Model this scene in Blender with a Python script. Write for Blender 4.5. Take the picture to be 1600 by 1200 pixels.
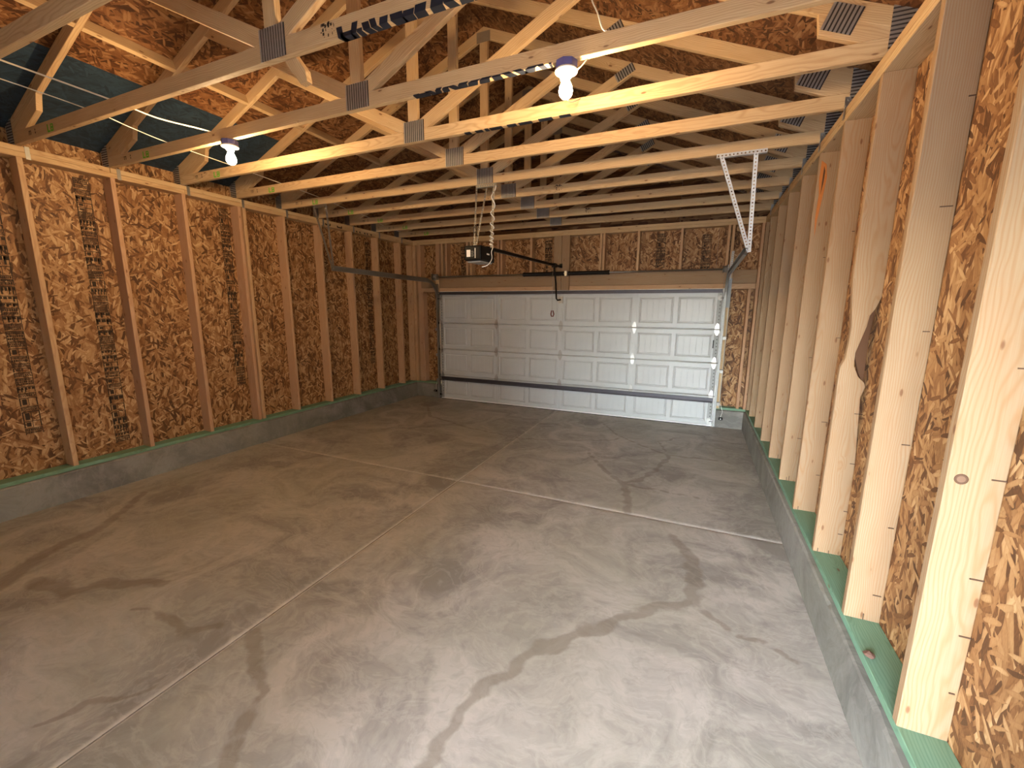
import bpy, bmesh, math, random
import numpy as np
from mathutils import Vector, Matrix
random.seed(7)
for o in list(bpy.data.objects): bpy.data.objects.remove(o)
scn = bpy.context.scene
COL = scn.collection

# ------------------------------------------------------------------ camera
PITCH, ROLL, YAW, F = -0.17823, -0.006985, 0.411543, 654.58
def _R():
    a, b, c = PITCH, ROLL, YAW
    Rx = Matrix(((1,0,0),(0,math.cos(a),-math.sin(a)),(0,math.sin(a),math.cos(a))))
    Ry = Matrix(((math.cos(b),0,math.sin(b)),(0,1,0),(-math.sin(b),0,math.cos(b))))
    Rz = Matrix(((math.cos(c),-math.sin(c),0),(math.sin(c),math.cos(c),0),(0,0,1)))
    return Rz @ Rx @ Ry
R = _R()
cam = bpy.data.cameras.new('camera'); cam.sensor_width = 36; cam.lens = 36*F/1600; cam.clip_start = .02
camo = bpy.data.objects.new('camera', cam); COL.objects.link(camo)
M = Matrix.Identity(4)
for i in range(3):
    M[i][0] = R[i][0]; M[i][1] = R[i][2]; M[i][2] = -R[i][1]
M.translation = Vector((2.2235, -7.046, 1.7857))
camo.matrix_world = M
scn.camera = camo
# ------------------------------------------------------------------ world / light / exposure
w = bpy.data.worlds.new('world'); scn.world = w; w.use_nodes = True
nt = w.node_tree; bg = nt.nodes['Background']
sky = nt.nodes.new('ShaderNodeTexSky'); sky.sky_type = 'NISHITA'
sky.sun_disc = False; sky.sun_elevation = math.radians(38); sky.sun_rotation = math.radians(60)
hs = nt.nodes.new('ShaderNodeHueSaturation'); hs.inputs['Saturation'].default_value = .40
nt.links.new(sky.outputs[0], hs.inputs['Color'])
nt.links.new(hs.outputs[0], bg.inputs[0]); bg.inputs[1].default_value = 10.5
BULB = 950.0
scn.view_settings.view_transform = 'Standard'; scn.view_settings.look = 'None'
scn.view_settings.gamma = 1; scn.view_settings.use_curve_mapping = False
scn.view_settings.exposure = 0.25

# ------------------------------------------------------------------ dimensions (metres)
XW, DEP = 2.995, 0.14          # inner stud plane, stud depth
XO = XW+DEP                    # sheathing plane
YN, YF = -7.78, 0.0            # rear (camera side) and far (garage door) framing planes
SP = .61
ZC, ZS, ZP, ZT = .275, .312, 2.985, 3.08   # curb top, sill top, plate underside, truss bottom
XC, SL, ZB0, ZT0 = .045, .417, 4.45, 4.548 # ridge x, roof slope, chord underside / upper side at ridge
YS = lambda k: -5.284+SP*k     # left studs
YR = lambda k: -5.321+SP*k     # right studs
YT = lambda k: -5.2707+SP*k    # truss near faces
zb = lambda x: ZB0-SL*abs(x-XC)
zt = lambda x: ZT0-SL*abs(x-XC)

# ------------------------------------------------------------------ materials
class NB:
    def __init__(s, name):
        s.m = bpy.data.materials.new(name); s.m.use_nodes = True
        s.t = s.m.node_tree; s.b = s.t.nodes['Principled BSDF']
    def n(s, typ, **kw):
        x = s.t.nodes.new(typ)
        for k, v in kw.items():
            if k.startswith('i_'):
                x.inputs[k[2:].replace('_', ' ')].default_value = v
            else: setattr(x, k, v)
        return x
    def l(s, a, b): s.t.links.new(a, b)
    def math(s, op, a, b=None, c=None, clamp=False):
        x = s.t.nodes.new('ShaderNodeMath'); x.operation = op; x.use_clamp = clamp
        for i, v in enumerate((a, b, c)):
            if v is None: continue
            if isinstance(v, (int, float)): x.inputs[i].default_value = v
            else: s.l(v, x.inputs[i])
        return x.outputs[0]
    def vmath(s, op, a, b=None, sc=None):
        x = s.t.nodes.new('ShaderNodeVectorMath'); x.operation = op
        for i, v in enumerate((a, b)):
            if v is None: continue
            if isinstance(v, (tuple, list)): x.inputs[i].default_value = v
            else: s.l(v, x.inputs[i])
        if sc is not None:
            if isinstance(sc, (int, float)): x.inputs['Scale'].default_value = sc
            else: s.l(sc, x.inputs['Scale'])
        return x.outputs[0]
    def mix(s, f, a, b, typ='MIX'):
        x = s.t.nodes.new('ShaderNodeMix'); x.data_type = 'RGBA'; x.blend_type = typ
        for i, v in ((0, f), (6, a), (7, b)):
            if isinstance(v, (int, float)): x.inputs[i].default_value = v
            elif isinstance(v, (tuple, list)): x.inputs[i].default_value = (*v[:3], 1)
            else: s.l(v, x.inputs[i])
        return x.outputs[2]
    def ramp(s, f, stops, interp='LINEAR'):
        x = s.t.nodes.new('ShaderNodeValToRGB'); x.color_ramp.interpolation = interp
        e = x.color_ramp.elements
        while len(e) < len(stops): e.new(.5)
        for q, (p, c) in zip(e, stops):
            q.position = p; q.color = (c, c, c, 1) if isinstance(c, (int, float)) else (*c, 1)
        s.l(f, x.inputs[0]); return x.outputs[0]
    def noise(s, vec, scale, detail=3, dist=0, rough=.5):
        x = s.t.nodes.new('ShaderNodeTexNoise'); x.inputs['Scale'].default_value = scale
        x.inputs['Detail'].default_value = detail; x.inputs['Distortion'].default_value = dist
        x.inputs['Roughness'].default_value = rough
        if vec is not None: s.l(vec, x.inputs['Vector'])
        return x
    def bump(s, h, strength=.3, dist=.002):
        x = s.t.nodes.new('ShaderNodeBump'); x.inputs['Strength'].default_value = strength
        x.inputs['Distance'].default_value = dist
        s.l(h, x.inputs['Height']); s.l(x.outputs[0], s.b.inputs['Normal'])
    def obj(s, amount=37.0):
        tc = s.n('ShaderNodeTexCoord').outputs['Object']
        rnd = s.n('ShaderNodeObjectInfo').outputs['Random']
        return tc, rnd

def simple(name, col, rough=.5, metal=0., emit=0., spec=.5):
    b = NB(name); b.b.inputs['Base Color'].default_value = (*col, 1)
    b.b.inputs['Roughness'].default_value = rough; b.b.inputs['Metallic'].default_value = metal
    b.b.inputs['Specular IOR Level'].default_value = spec
    if emit:
        b.b.inputs['Emission Color'].default_value = (*col, 1); b.b.inputs['Emission Strength'].default_value = emit
    return b.m

def wood(name, ca, cb, dark, rg=.42):
    """solid-texture softwood: growth rings round a random pith, fibres along local X, knots"""
    b = NB(name); tc, rnd = b.obj()
    wn = b.n('ShaderNodeTexWhiteNoise', noise_dimensions='1D'); b.l(rnd, wn.inputs['W'])
    rv = wn.outputs['Color']
    off = b.vmath('MULTIPLY', b.vmath('SUBTRACT', rv, (.5, .5, .5)), (40, .24, .24))
    p = b.vmath('ADD', tc, off)
    low = b.noise(b.vmath('MULTIPLY', p, (1.3, 5, 5)), 1.0, 3)
    warp = b.vmath('MULTIPLY', b.vmath('SUBTRACT', low.outputs['Color'], (.5, .5, .5)), (0, .10, .10))
    # knots
    kv = b.n('ShaderNodeTexVoronoi', i_Scale=1.0); b.l(b.vmath('MULTIPLY', p, (7.0, 20, 20)), kv.inputs['Vector'])
    ksep = b.n('ShaderNodeSeparateColor'); b.l(kv.outputs['Color'], ksep.inputs[0])
    kok = b.math('GREATER_THAN', ksep.outputs[0], .62)
    ks = b.math('MULTIPLY', kok, b.math('MULTIPLY_ADD', ksep.outputs[1], .10, .06))
    kd = kv.outputs['Distance']
    kn = b.math('MULTIPLY', kok, b.ramp(kd, [(.0, 1), (.09, .9), (.15, 0)]))
    halo = b.math('MULTIPLY', kok, b.ramp(kd, [(.0, 1), (.5, 0)]))
    pw = b.vmath('ADD', p, warp)
    pw = b.vmath('ADD', pw, b.vmath('MULTIPLY', b.vmath('SCALE', rv, sc=halo), (0, .02, .012)))
    s = b.n('ShaderNodeSeparateXYZ'); b.l(pw, s.inputs[0])
    r = b.math('SQRT', b.math('ADD', b.math('MULTIPLY', s.outputs[1], s.outputs[1]), b.math('MULTIPLY', s.outputs[2], s.outputs[2])))
    ring = b.math('SINE', b.math('MULTIPLY', r, 2*math.pi/.0085))
    ring = b.math('MULTIPLY_ADD', ring, .5, .5)
    ring = b.math('POWER', ring, 2.5)
    fib = b.noise(b.vmath('MULTIPLY', p, (6, 260, 260)), 1.0, 2)
    blot = b.noise(b.vmath('MULTIPLY', p, (2.2, 9, 9)), 1.0, 3)
    col = b.mix(rnd, ca, cb)
    col = b.mix(b.math('MULTIPLY', ring, rg), col, dark)
    col = b.mix(b.ramp(fib.outputs[0], [(.35, 0), (.75, .30)]), col, dark)
    col = b.mix(b.ramp(blot.outputs[0], [(.3, 0), (.75, .28)]), col, (cb[0]*.72, cb[1]*.62, cb[2]*.5))
    col = b.mix(b.math('MULTIPLY', halo, .25), col, dark)
    col = b.mix(b.math('MULTIPLY', kn, .85), col, (.16, .07, .03))
    # dirty grain: small dark ticks
    b.l(col, b.b.inputs['Base Color'])
    b.b.inputs['Roughness'].default_value = .62; b.b.inputs['Specular IOR Level'].default_value = .25
    b.bump(b.math('ADD', b.math('MULTIPLY', ring, .35), fib.outputs[0]), .25, .001)
    return b.m

def osb(name, stops, sat=1.0):
    b = NB(name); tc, rnd = b.obj()
    wn = b.n('ShaderNodeTexWhiteNoise', noise_dimensions='1D'); b.l(rnd, wn.inputs['W'])
    p = b.vmath('ADD', tc, b.vmath('MULTIPLY', wn.outputs['Color'], (31, 17, 0)))
    wv = b.noise(p, 3.0, 2)
    p2 = b.vmath('ADD', p, b.vmath('MULTIPLY', b.vmath('SUBTRACT', wv.outputs['Color'], (.5, .5, .5)), (.10, .14, 0)))
    tone = None; ed = None
    specs = [(8, 8, 40, .0), (-30, 9.5, 46, .35), (20, 7.5, 36, .45), (-10, 9, 44, .5), (52, 11, 50, .72), (-64, 13, 54, .82)]
    for i, (ang, sx, sy, th) in enumerate(specs):
        mp = b.n('ShaderNodeMapping'); b.l(p2 if i % 2 else p, mp.inputs['Vector'])
        mp.inputs['Rotation'].default_value = (0, 0, math.radians(ang))
        mp.inputs['Location'].default_value = (i*3.3, i*7.7, 0)
        v = b.vmath('MULTIPLY', mp.outputs[0], (sx, sy, 0))
        vo = b.n('ShaderNodeTexVoronoi', voronoi_dimensions='2D', i_Scale=1.0); b.l(v, vo.inputs['Vector'])
        se = b.n('ShaderNodeSeparateColor'); b.l(vo.outputs['Color'], se.inputs[0])
        # tone of this strand, darker toward its rim
        rim = b.ramp(vo.outputs['Distance'], [(.30, 1), (.60, .72)])
        tn = b.math('MULTIPLY', se.outputs[1], rim)
        if tone is None: tone = tn
        else:
            mk = b.math('MULTIPLY', b.math('GREATER_THAN', se.outputs[0], th), b.math('LESS_THAN', vo.outputs['Distance'], .55))
            tone = b.math('ADD', b.math('MULTIPLY', tone, b.math('SUBTRACT', 1, mk)), b.math('MULTIPLY', tn, mk))
    fine = b.noise(b.vmath('MULTIPLY', p, (60, 220, 1)), 1.0, 2)
    t = b.math('ADD', tone, b.math('MULTIPLY', b.math('SUBTRACT', fine.outputs[0], .5), .35))
    big = b.noise(p, 2.2, 2)
    t = b.math('ADD', t, b.math('MULTIPLY', b.math('SUBTRACT', big.outputs[0], .5), .35))
    col = b.ramp(t, stops)
    b.l(col, b.b.inputs['Base Color'])
    b.b.inputs['Roughness'].default_value = .6; b.b.inputs['Specular IOR Level'].default_value = .3
    b.bump(tone, .3, .002)
    return b.m

PINE_A, PINE_B, PINE_D = (.68, .47, .24), (.56, .35, .19), (.40, .21, .085)
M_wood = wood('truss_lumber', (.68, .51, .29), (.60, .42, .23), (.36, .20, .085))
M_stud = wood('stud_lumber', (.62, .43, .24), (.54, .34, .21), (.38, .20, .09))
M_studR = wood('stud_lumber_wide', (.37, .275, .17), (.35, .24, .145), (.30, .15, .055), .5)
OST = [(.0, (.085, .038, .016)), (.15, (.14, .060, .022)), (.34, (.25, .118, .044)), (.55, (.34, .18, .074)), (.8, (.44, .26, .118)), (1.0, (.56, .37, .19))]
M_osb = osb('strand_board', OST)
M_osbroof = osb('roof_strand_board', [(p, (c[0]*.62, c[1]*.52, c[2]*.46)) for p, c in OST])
M_osbblue = osb('blue_strand_board', [(p, (.012+c[0]*.035, .022+c[0]*.07, .035+c[0]*.10)) for p, c in OST])
M_green = wood('treated_lumber', (.19, .35, .25), (.21, .33, .19), (.09, .19, .12))

def concrete(name, base, stain=False, k=1.0):
    b = NB(name); tc = b.n('ShaderNodeTexCoord').outputs['Object']
    d = b.noise(tc, 1.1, 5, .6); w1 = b.vmath('ADD', tc, b.vmath('SCALE', d.outputs['Color'], sc=.55))
    a = b.noise(w1, 1.4, 9, 1.2, .62)
    v = b.noise(b.vmath('MULTIPLY', w1, (1, 1.6, 1)), 2.6, 9, 1.3, .66)
    g = b.noise(tc, 260, 2)
    f = b.noise(w1, 14, 5, 1.5)
    col = b.mix(b.ramp(a.outputs[0], [(.38, 0), (.60, 1)]), [c*.66 for c in base], [c*1.20 for c in base])
    veins = b.ramp(v.outputs[0], [(.45, 0), (.5, .24), (.55, 0)])
    col = b.mix(veins, col, [min(1, c*1.55) for c in base])
    col = b.mix(b.ramp(f.outputs[0], [(.5, 0), (.8, .4)]), col, [c*.5 for c in base])
    hue = b.noise(tc, .9, 3)
    col = b.mix(b.ramp(hue.outputs[0], [(.4, 0), (.65, .35)]), col, (base[0]*.92, base[1]*.96, base[2]*.80))
    if stain:
        at = b.n('ShaderNodeVertexColor', layer_name='stain')
        sn = b.noise(tc, 22, 4)
        sr = b.n('ShaderNodeSeparateColor'); b.l(at.outputs['Color'], sr.inputs[0])
        s = b.math('ADD', sr.outputs[0], b.math('MULTIPLY', b.math('SUBTRACT', sn.outputs[0], .5), .7))
        s = b.ramp(s, [(.40, 0), (.75, 1)])
        sg = b.n('ShaderNodeSeparateColor'); b.l(at.outputs['Color'], sg.inputs[0])
        col = b.mix(b.math('MULTIPLY', sg.outputs[1], .7), col, [min(1, c*1.7) for c in base])
        col = b.mix(b.math('MULTIPLY', s, .46), col, (base[0]*.42, base[1]*.36, base[2]*.28))
    b.l(col, b.b.inputs['Base Color'])
    b.l(b.ramp(a.outputs[0], [(.3, .62), (.7, .45)]), b.b.inputs['Roughness'])
    b.b.inputs['Specular IOR Level'].default_value = .35
    b.bump(b.math('ADD', v.outputs[0], b.math('MULTIPLY', g.outputs[0], .3)), .12, .004)
    return b.m
M_floor = concrete('floor_concrete', (.38, .352, .305), True)
M_curb = concrete('curb_concrete', (.23, .22, .195))
M_base = simple('joint_bottom', (.12, .10, .085), .9)

def zinc(name, col, rough, metal=.9):
    b = NB(name); tc, rnd = b.obj()
    n = b.noise(tc, 40, 3)
    b.l(b.mix(n.outputs[0], [c*.75 for c in col], col), b.b.inputs['Base Color'])
    b.b.inputs['Metallic'].default_value = metal; b.b.inputs['Roughness'].default_value = rough
    return b.m
M_zinc = zinc('galvanised_steel', (.52, .52, .50), .36)
M_zincd = zinc('dull_galvanised_steel', (.36, .35, .32), .5, .8)
M_plate = zinc('plate_steel', (.50, .49, .46), .45, .7)
M_slot = simple('plate_slots', (.035, .03, .03), .8)
M_strap = zinc('perforated_steel', (.70, .72, .72), .5, .3)
M_black = simple('black_paint', (.004, .004, .0045), .4, spec=.18)
M_spring = simple('black_oiled_steel', (.012, .010, .010), .45, .3)
M_spray = simple('black_spray_paint', (.006, .010, .022), .6)
M_ink = simple('black_stamp_ink', (.03, .018, .01), .8)
M_crayon = simple('green_crayon', (.10, .48, .02), .7)
M_white = simple('white_plastic', (.80, .80, .78), .4)
M_cable = simple('white_cable', (.82, .78, .66), .5)
M_porc = simple('white_porcelain', (.85, .84, .80), .25)
M_boxb = simple('blue_plastic_box', (.10, .10, .28), .5)
M_red = simple('red_plastic', (.16, .02, .02), .4)
M_strutd = zinc('dark_strut_steel', (.10, .095, .11), .5, .5)
M_dirt = simple('dry_clod', (.12, .06, .04), .9)
M_siding = simple('outer_siding', (.3, .3, .3), .8)
def doorpaint():
    b = NB('white_door_steel'); tc, rnd = b.obj()
    n = b.noise(b.vmath('MULTIPLY', tc, (90, 3, 4)), 1.0, 4)
    m = b.noise(tc, 3, 3)
    b.l(b.mix(m.outputs[0], (.50, .53, .53), (.58, .61, .61)), b.b.inputs['Base Color'])
    b.b.inputs['Roughness'].default_value = .38
    b.bump(n.outputs[0], .25, .002)
    return b.m
M_door = doorpaint()
def bulbmat():
    b = NB('lit_bulb'); b.b.inputs['Base Color'].default_value = (1, .9, .7, 1)
    b.b.inputs['Emission Color'].default_value = (1.0, .66, .34, 1); b.b.inputs['Emission Strength'].default_value = BULB
    return b.m
M_bulb = bulbmat()
M_ground = simple('outside_gravel', (.34, .33, .31), .9)

# ------------------------------------------------------------------ helpers
def link(name, mesh, parent=None, loc=(0,0,0), rot=None):
    o = bpy.data.objects.new(name, mesh); COL.objects.link(o)
    if parent is not None: o.parent = parent
    o.location = loc
    if rot is not None: o.rotation_euler = rot.to_euler() if isinstance(rot, Matrix) else rot
    return o
def rel(parent, p):
    p = Vector(p)
    q = parent
    while q is not None: p = p-q.location; q = q.parent
    return p
def thing(name, label, cat, loc=(0,0,0), group=None):
    o = bpy.data.objects.new(name, None); COL.objects.link(o); o.location = loc
    o.empty_display_size = .1
    o['label'] = label; o['category'] = cat
    if group: o['group'] = group
    return o
def struct(name, loc=(0,0,0)):
    o = bpy.data.objects.new(name, None); COL.objects.link(o); o.location = loc
    o['kind'] = 'structure'; return o
def mesh(name, verts, faces, mat, smooth=False):
    m = bpy.data.meshes.new(name); m.from_pydata([tuple(v) for v in verts], [], faces); m.update()
    for x in (mat if isinstance(mat, (list, tuple)) else [mat]): m.materials.append(x)
    if smooth: m.shade_smooth()
    return m
_bc = {}
def board_mesh(L, a, b, mat, c=.003):
    """length L along local X (from 0), a wide in Y, b in Z (centred), edges eased by c"""
    key = (round(L,4), round(a,4), round(b,4), mat.name, c)
    if key in _bc: return _bc[key]
    ya, zb_ = a/2, b/2
    pr = [(ya-c,-zb_),(ya,-zb_+c),(ya,zb_-c),(ya-c,zb_),(-ya+c,zb_),(-ya,zb_-c),(-ya,-zb_+c),(-ya+c,-zb_)]
    v = [(0,y,z) for y,z in pr]+[(L,y,z) for y,z in pr]
    f = [tuple(range(7,-1,-1)), tuple(range(8,16))]+[(i,(i+1)%8,(i+1)%8+8,i+8) for i in range(8)]
    m = mesh('board', v, f, mat); _bc[key] = m; return m
def frame(d, up):
    x = Vector(d).normalized(); z = Vector(up)-x*Vector(up).dot(x); z.normalize(); y = z.cross(x)
    return Matrix((x, y, z)).transposed()
def board(name, p0, p1, a, b, mat, parent, up=(0,0,1), c=.003, label=None):
    """from p0 to p1, b measured along up, a across"""
    p0, p1 = Vector(p0), Vector(p1); d = p1-p0
    o = link(name, board_mesh(d.length, a, b, mat, c), parent, rel(parent, p0), frame(d, up))
    if label: o['label'] = label
    return o
def box(name, lo, hi, mat, parent, c=0.0, bevel=0):
    lo, hi = Vector(lo), Vector(hi)
    bm = bmesh.new(); bmesh.ops.create_cube(bm, size=1)
    s = hi-lo
    bmesh.ops.scale(bm, vec=s, verts=bm.verts); bmesh.ops.translate(bm, vec=s/2, verts=bm.verts)
    if bevel: bmesh.ops.bevel(bm, geom=bm.edges[:], offset=bevel, segments=2, affect='EDGES', profile=.6)
    m = bpy.data.meshes.new(name); bm.to_mesh(m); bm.free(); m.materials.append(mat)
    return link(name, m, parent, rel(parent, lo))
def addbox(V, Fc, lo, hi):
    n = len(V); x0,y0,z0 = lo; x1,y1,z1 = hi
    V += [(x0,y0,z0),(x1,y0,z0),(x1,y1,z0),(x0,y1,z0),(x0,y0,z1),(x1,y0,z1),(x1,y1,z1),(x0,y1,z1)]
    Fc += [(n,n+3,n+2,n+1),(n+4,n+5,n+6,n+7),(n,n+1,n+5,n+4),(n+1,n+2,n+6,n+5),(n+2,n+3,n+7,n+6),(n+3,n,n+4,n+7)]
def clip(poly, nx, nz, d):
    """keep nx*x+nz*z <= d"""
    out = []
    for i in range(len(poly)):
        a, b = poly[i], poly[(i+1) % len(poly)]
        da, db = nx*a[0]+nz*a[1]-d, nx*b[0]+nz*b[1]-d
        if da <= 1e-9: out.append(a)
        if (da < -1e-9 and db > 1e-9) or (da > 1e-9 and db < -1e-9):
            t = da/(da-db); out.append((a[0]+t*(b[0]-a[0]), a[1]+t*(b[1]-a[1])))
    return out
_pc = {}
def prism(name, poly, y0, t, ang, mat, parent, key=None, label=None):
    """polygon in the x-z plane, thickness t in +y; local X along angle ang; edges eased"""
    ox, oz = poly[0]; ca, sa = math.cos(ang), math.sin(ang)
    if key is not None and key in _pc: m = _pc[key]
    else:
        loc = [((x-ox)*ca+(z-oz)*sa, -(x-ox)*sa+(z-oz)*ca) for x, z in poly]
        area = sum(loc[i][0]*loc[(i+1)%len(loc)][1]-loc[(i+1)%len(loc)][0]*loc[i][1] for i in range(len(loc)))
        if area < 0: loc.reverse()
        n = len(loc)
        cx = sum(p[0] for p in loc)/n; cz = sum(p[1] for p in loc)/n
        def inset(d):
            res = []
            for i in range(n):
                p, a, c = Vector(loc[i]), Vector(loc[i-1]), Vector(loc[(i+1)%n])
                e1, e2 = (p-a).normalized(), (c-p).normalized()
                n1, n2 = Vector((-e1[1], e1[0])), Vector((-e2[1], e2[0]))
                bb = n1+n2; k = max(.35, 1+n1.dot(n2))
                res.append(p+bb*d/k)
            return res
        e = .0025; ins = inset(e)
        v = [(p[0],0,p[1]) for p in ins]+[(p[0],e,p[1]) for p in loc]+[(p[0],t-e,p[1]) for p in loc]+[(p[0],t,p[1]) for p in ins]
        f = [tuple(range(n)), tuple(range(4*n-1, 3*n-1, -1))]
        for L in range(3):
            for i in range(n):
                j = (i+1) % n; f.append((L*n+i, (L+1)*n+i, (L+1)*n+j, L*n+j))
        m = mesh(name, v, f, mat)
        if key is not None: _pc[key] = m
    o = link(name, m, parent, rel(parent, (ox, y0, oz)), (0, -ang, 0))
    if label: o['label'] = label
    return o
def tube(name, pts, r, mat, parent, seg=8, label=None):
    pts = [Vector(p) for p in pts]; V = []; Fc = []
    prev = None
    for i, p in enumerate(pts):
        t = (pts[min(i+1, len(pts)-1)]-pts[max(i-1, 0)]).normalized()
        a = prev if prev is not None else (Vector((0,0,1)) if abs(t.z) < .9 else Vector((1,0,0)))
        a = (a-t*a.dot(t)).normalized(); b = t.cross(a); prev = a
        rr = r[i] if isinstance(r, (list, tuple)) else r
        for k in range(seg):
            an = 2*math.pi*k/seg; V.append(p+a*math.cos(an)*rr+b*math.sin(an)*rr)
    for i in range(len(pts)-1):
        for k in range(seg):
            k2 = (k+1) % seg; Fc.append((i*seg+k, i*seg+k2, (i+1)*seg+k2, (i+1)*seg+k))
    Fc.append(tuple(range(seg-1, -1, -1))); Fc.append(tuple(range((len(pts)-1)*seg, len(pts)*seg)))
    base = pts[0].copy()
    m = mesh(name, [v-base for v in V], Fc, mat, True)
    o = link(name, m, parent, rel(parent, base) if parent else base)
    if label: o['label'] = label
    return o
def smooth_path(pts, n=8):
    P = [Vector(p) for p in pts]; out = []
    for i in range(len(P)-1):
        p0, p1, p2, p3 = P[max(i-1,0)], P[i], P[i+1], P[min(i+2,len(P)-1)]
        for k in range(n):
            t = k/n
            out.append(.5*((2*p1)+(-p0+p2)*t+(2*p0-5*p1+4*p2-p3)*t*t+(-p0+3*p1-3*p2+p3)*t**3))
    out.append(P[-1]); return out
def lathe(name, prof, axis, origin, mat, parent, seg=20, smooth=True, label=None):
    """prof: list of (distance along axis, radius)"""
    ax = Vector(axis).normalized(); a = Vector((0,0,1)) if abs(ax.z) < .9 else Vector((1,0,0))
    a = (a-ax*a.dot(ax)).normalized(); b = ax.cross(a); V = []; Fc = []
    for d, r in prof:
        for k in range(seg):
            an = 2*math.pi*k/seg; V.append(ax*d+a*math.cos(an)*r+b*math.sin(an)*r)
    for i in range(len(prof)-1):
        for k in range(seg):
            k2 = (k+1) % seg; Fc.append((i*seg+k, i*seg+k2, (i+1)*seg+k2, (i+1)*seg+k))
    Fc.append(tuple(range(seg-1,-1,-1))); Fc.append(tuple(range((len(prof)-1)*seg, len(prof)*seg)))
    m = mesh(name, V, Fc, mat, smooth)
    o = link(name, m, parent, rel(parent, origin) if parent else origin)
    if label: o['label'] = label
    return o
def panel(name, origin, ex, ey, nrm, Lx, Ly, t, mat, parent, label=None):
    """sheet: local X along ex (long strands), Y along ey, thickness t along nrm"""
    key = ('pan', round(Lx,3), round(Ly,3), round(t,4), mat.name)
    if key not in _bc:
        V, Fc = [], []; addbox(V, Fc, (0,0,0), (Lx, Ly, t)); _bc[key] = mesh('panel', V, Fc, mat)
    Mx = Matrix((Vector(ex), Vector(ey), Vector(nrm))).transposed()
    if Mx.determinant() < 0:
        origin = Vector(origin)+Vector(ey)*Ly; Mx = Matrix((Vector(ex), -Vector(ey), Vector(nrm))).transposed()
    o = link(name, _bc[key], parent, rel(parent, origin), Mx)
    if label: o['label'] = label
    return o

# ------------------------------------------------------------------ floor
STAINS = [[(2.171,-3.702,.072),(2.307,-3.949,.113),(2.339,-4.181,.105),(2.334,-4.461,.104)],
[(2.334,-4.461,.088),(2.042,-4.683,.077),(1.858,-4.907,.088),(1.685,-5.087,.092),(1.548,-5.265,.086),(1.482,-5.402,.077),(1.404,-5.59,.072),(1.369,-5.755,.067),(1.373,-5.884,.062),(1.366,-5.98,.06)],
[(2.334,-4.461,.08),(2.429,-4.568,.053),(2.557,-4.646,.051),(2.71,-4.668,.048),(2.829,-4.738,.04)],
[(1.099,-2.037,.056),(1.399,-2.53,.065),(1.658,-2.833,.08)],
[(1.658,-2.833,.07),(1.848,-2.525,.066),(1.977,-2.047,.065),(2.028,-1.712,.06),(1.647,-1.423,.05),(1.298,-1.109,.05),(.943,-.514,.041)],
[(1.658,-2.833,.06),(2.065,-2.834,.045),(2.497,-2.87,.038)],
[(1.658,-2.833,.094),(1.741,-3.169,.098),(1.773,-3.42,.069)],
[(2.028,-1.712,.055),(2.427,-1.652,.045),(2.773,-1.659,.035)],
[(1.98,-1.552,.04),(1.871,-1.168,.045),(2.122,-.861,.035)],
[(-2.21,-.773,.05),(-1.765,-1.338,.075),(-1.319,-1.488,.06),(-.858,-1.678,.055),(-.275,-1.771,.05),(.1,-1.831,.045),(.574,-1.707,.035),(1.178,-1.427,.045),(1.365,-1.244,.03)],
[(-2.57,-4.979,.073),(-2.287,-5.279,.089),(-2.077,-5.538,.10),(-2.057,-5.733,.125),(-1.998,-5.89,.137),(-1.774,-6.139,.139),(-1.736,-6.255,.133)],
[(-1.614,-6.032,.108),(-1.28,-5.985,.12),(-1.201,-5.86,.091),(-.838,-5.683,.05)],
[(-.74,-5.901,.038),(-.459,-5.862,.044),(-.283,-5.891,.079),(-.129,-5.796,.072)],
[(.097,-5.747,.092),(.314,-5.882,.083),(.492,-5.96,.043),(.547,-6.106,.077),(.642,-6.235,.086),(.712,-6.304,.082)],
[(-.262,-6.465,.04),(-.151,-6.318,.045),(-.008,-6.165,.03)]]
segs = []
for L in STAINS:
    for i in range(len(L)-1): segs.append((L[i], L[i+1]))
def stain_at(X, Y):
    s = np.zeros_like(X)
    for (x0,y0,w0),(x1,y1,w1) in segs:
        dx, dy = x1-x0, y1-y0; L2 = dx*dx+dy*dy
        t = np.clip(((X-x0)*dx+(Y-y0)*dy)/L2, 0, 1)
        jit = .012*np.sin(23*X+9*Y)+.010*np.sin(41*Y-17*X)
        d = np.hypot(X+jit-(x0+t*dx), Y-jit-(y0+t*dy)); w = (w0+t*(w1-w0))*.5
        s = np.maximum(s, np.clip(1.25-.75*d/w, 0, 1))
    return s
floor = struct('floor')
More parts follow.
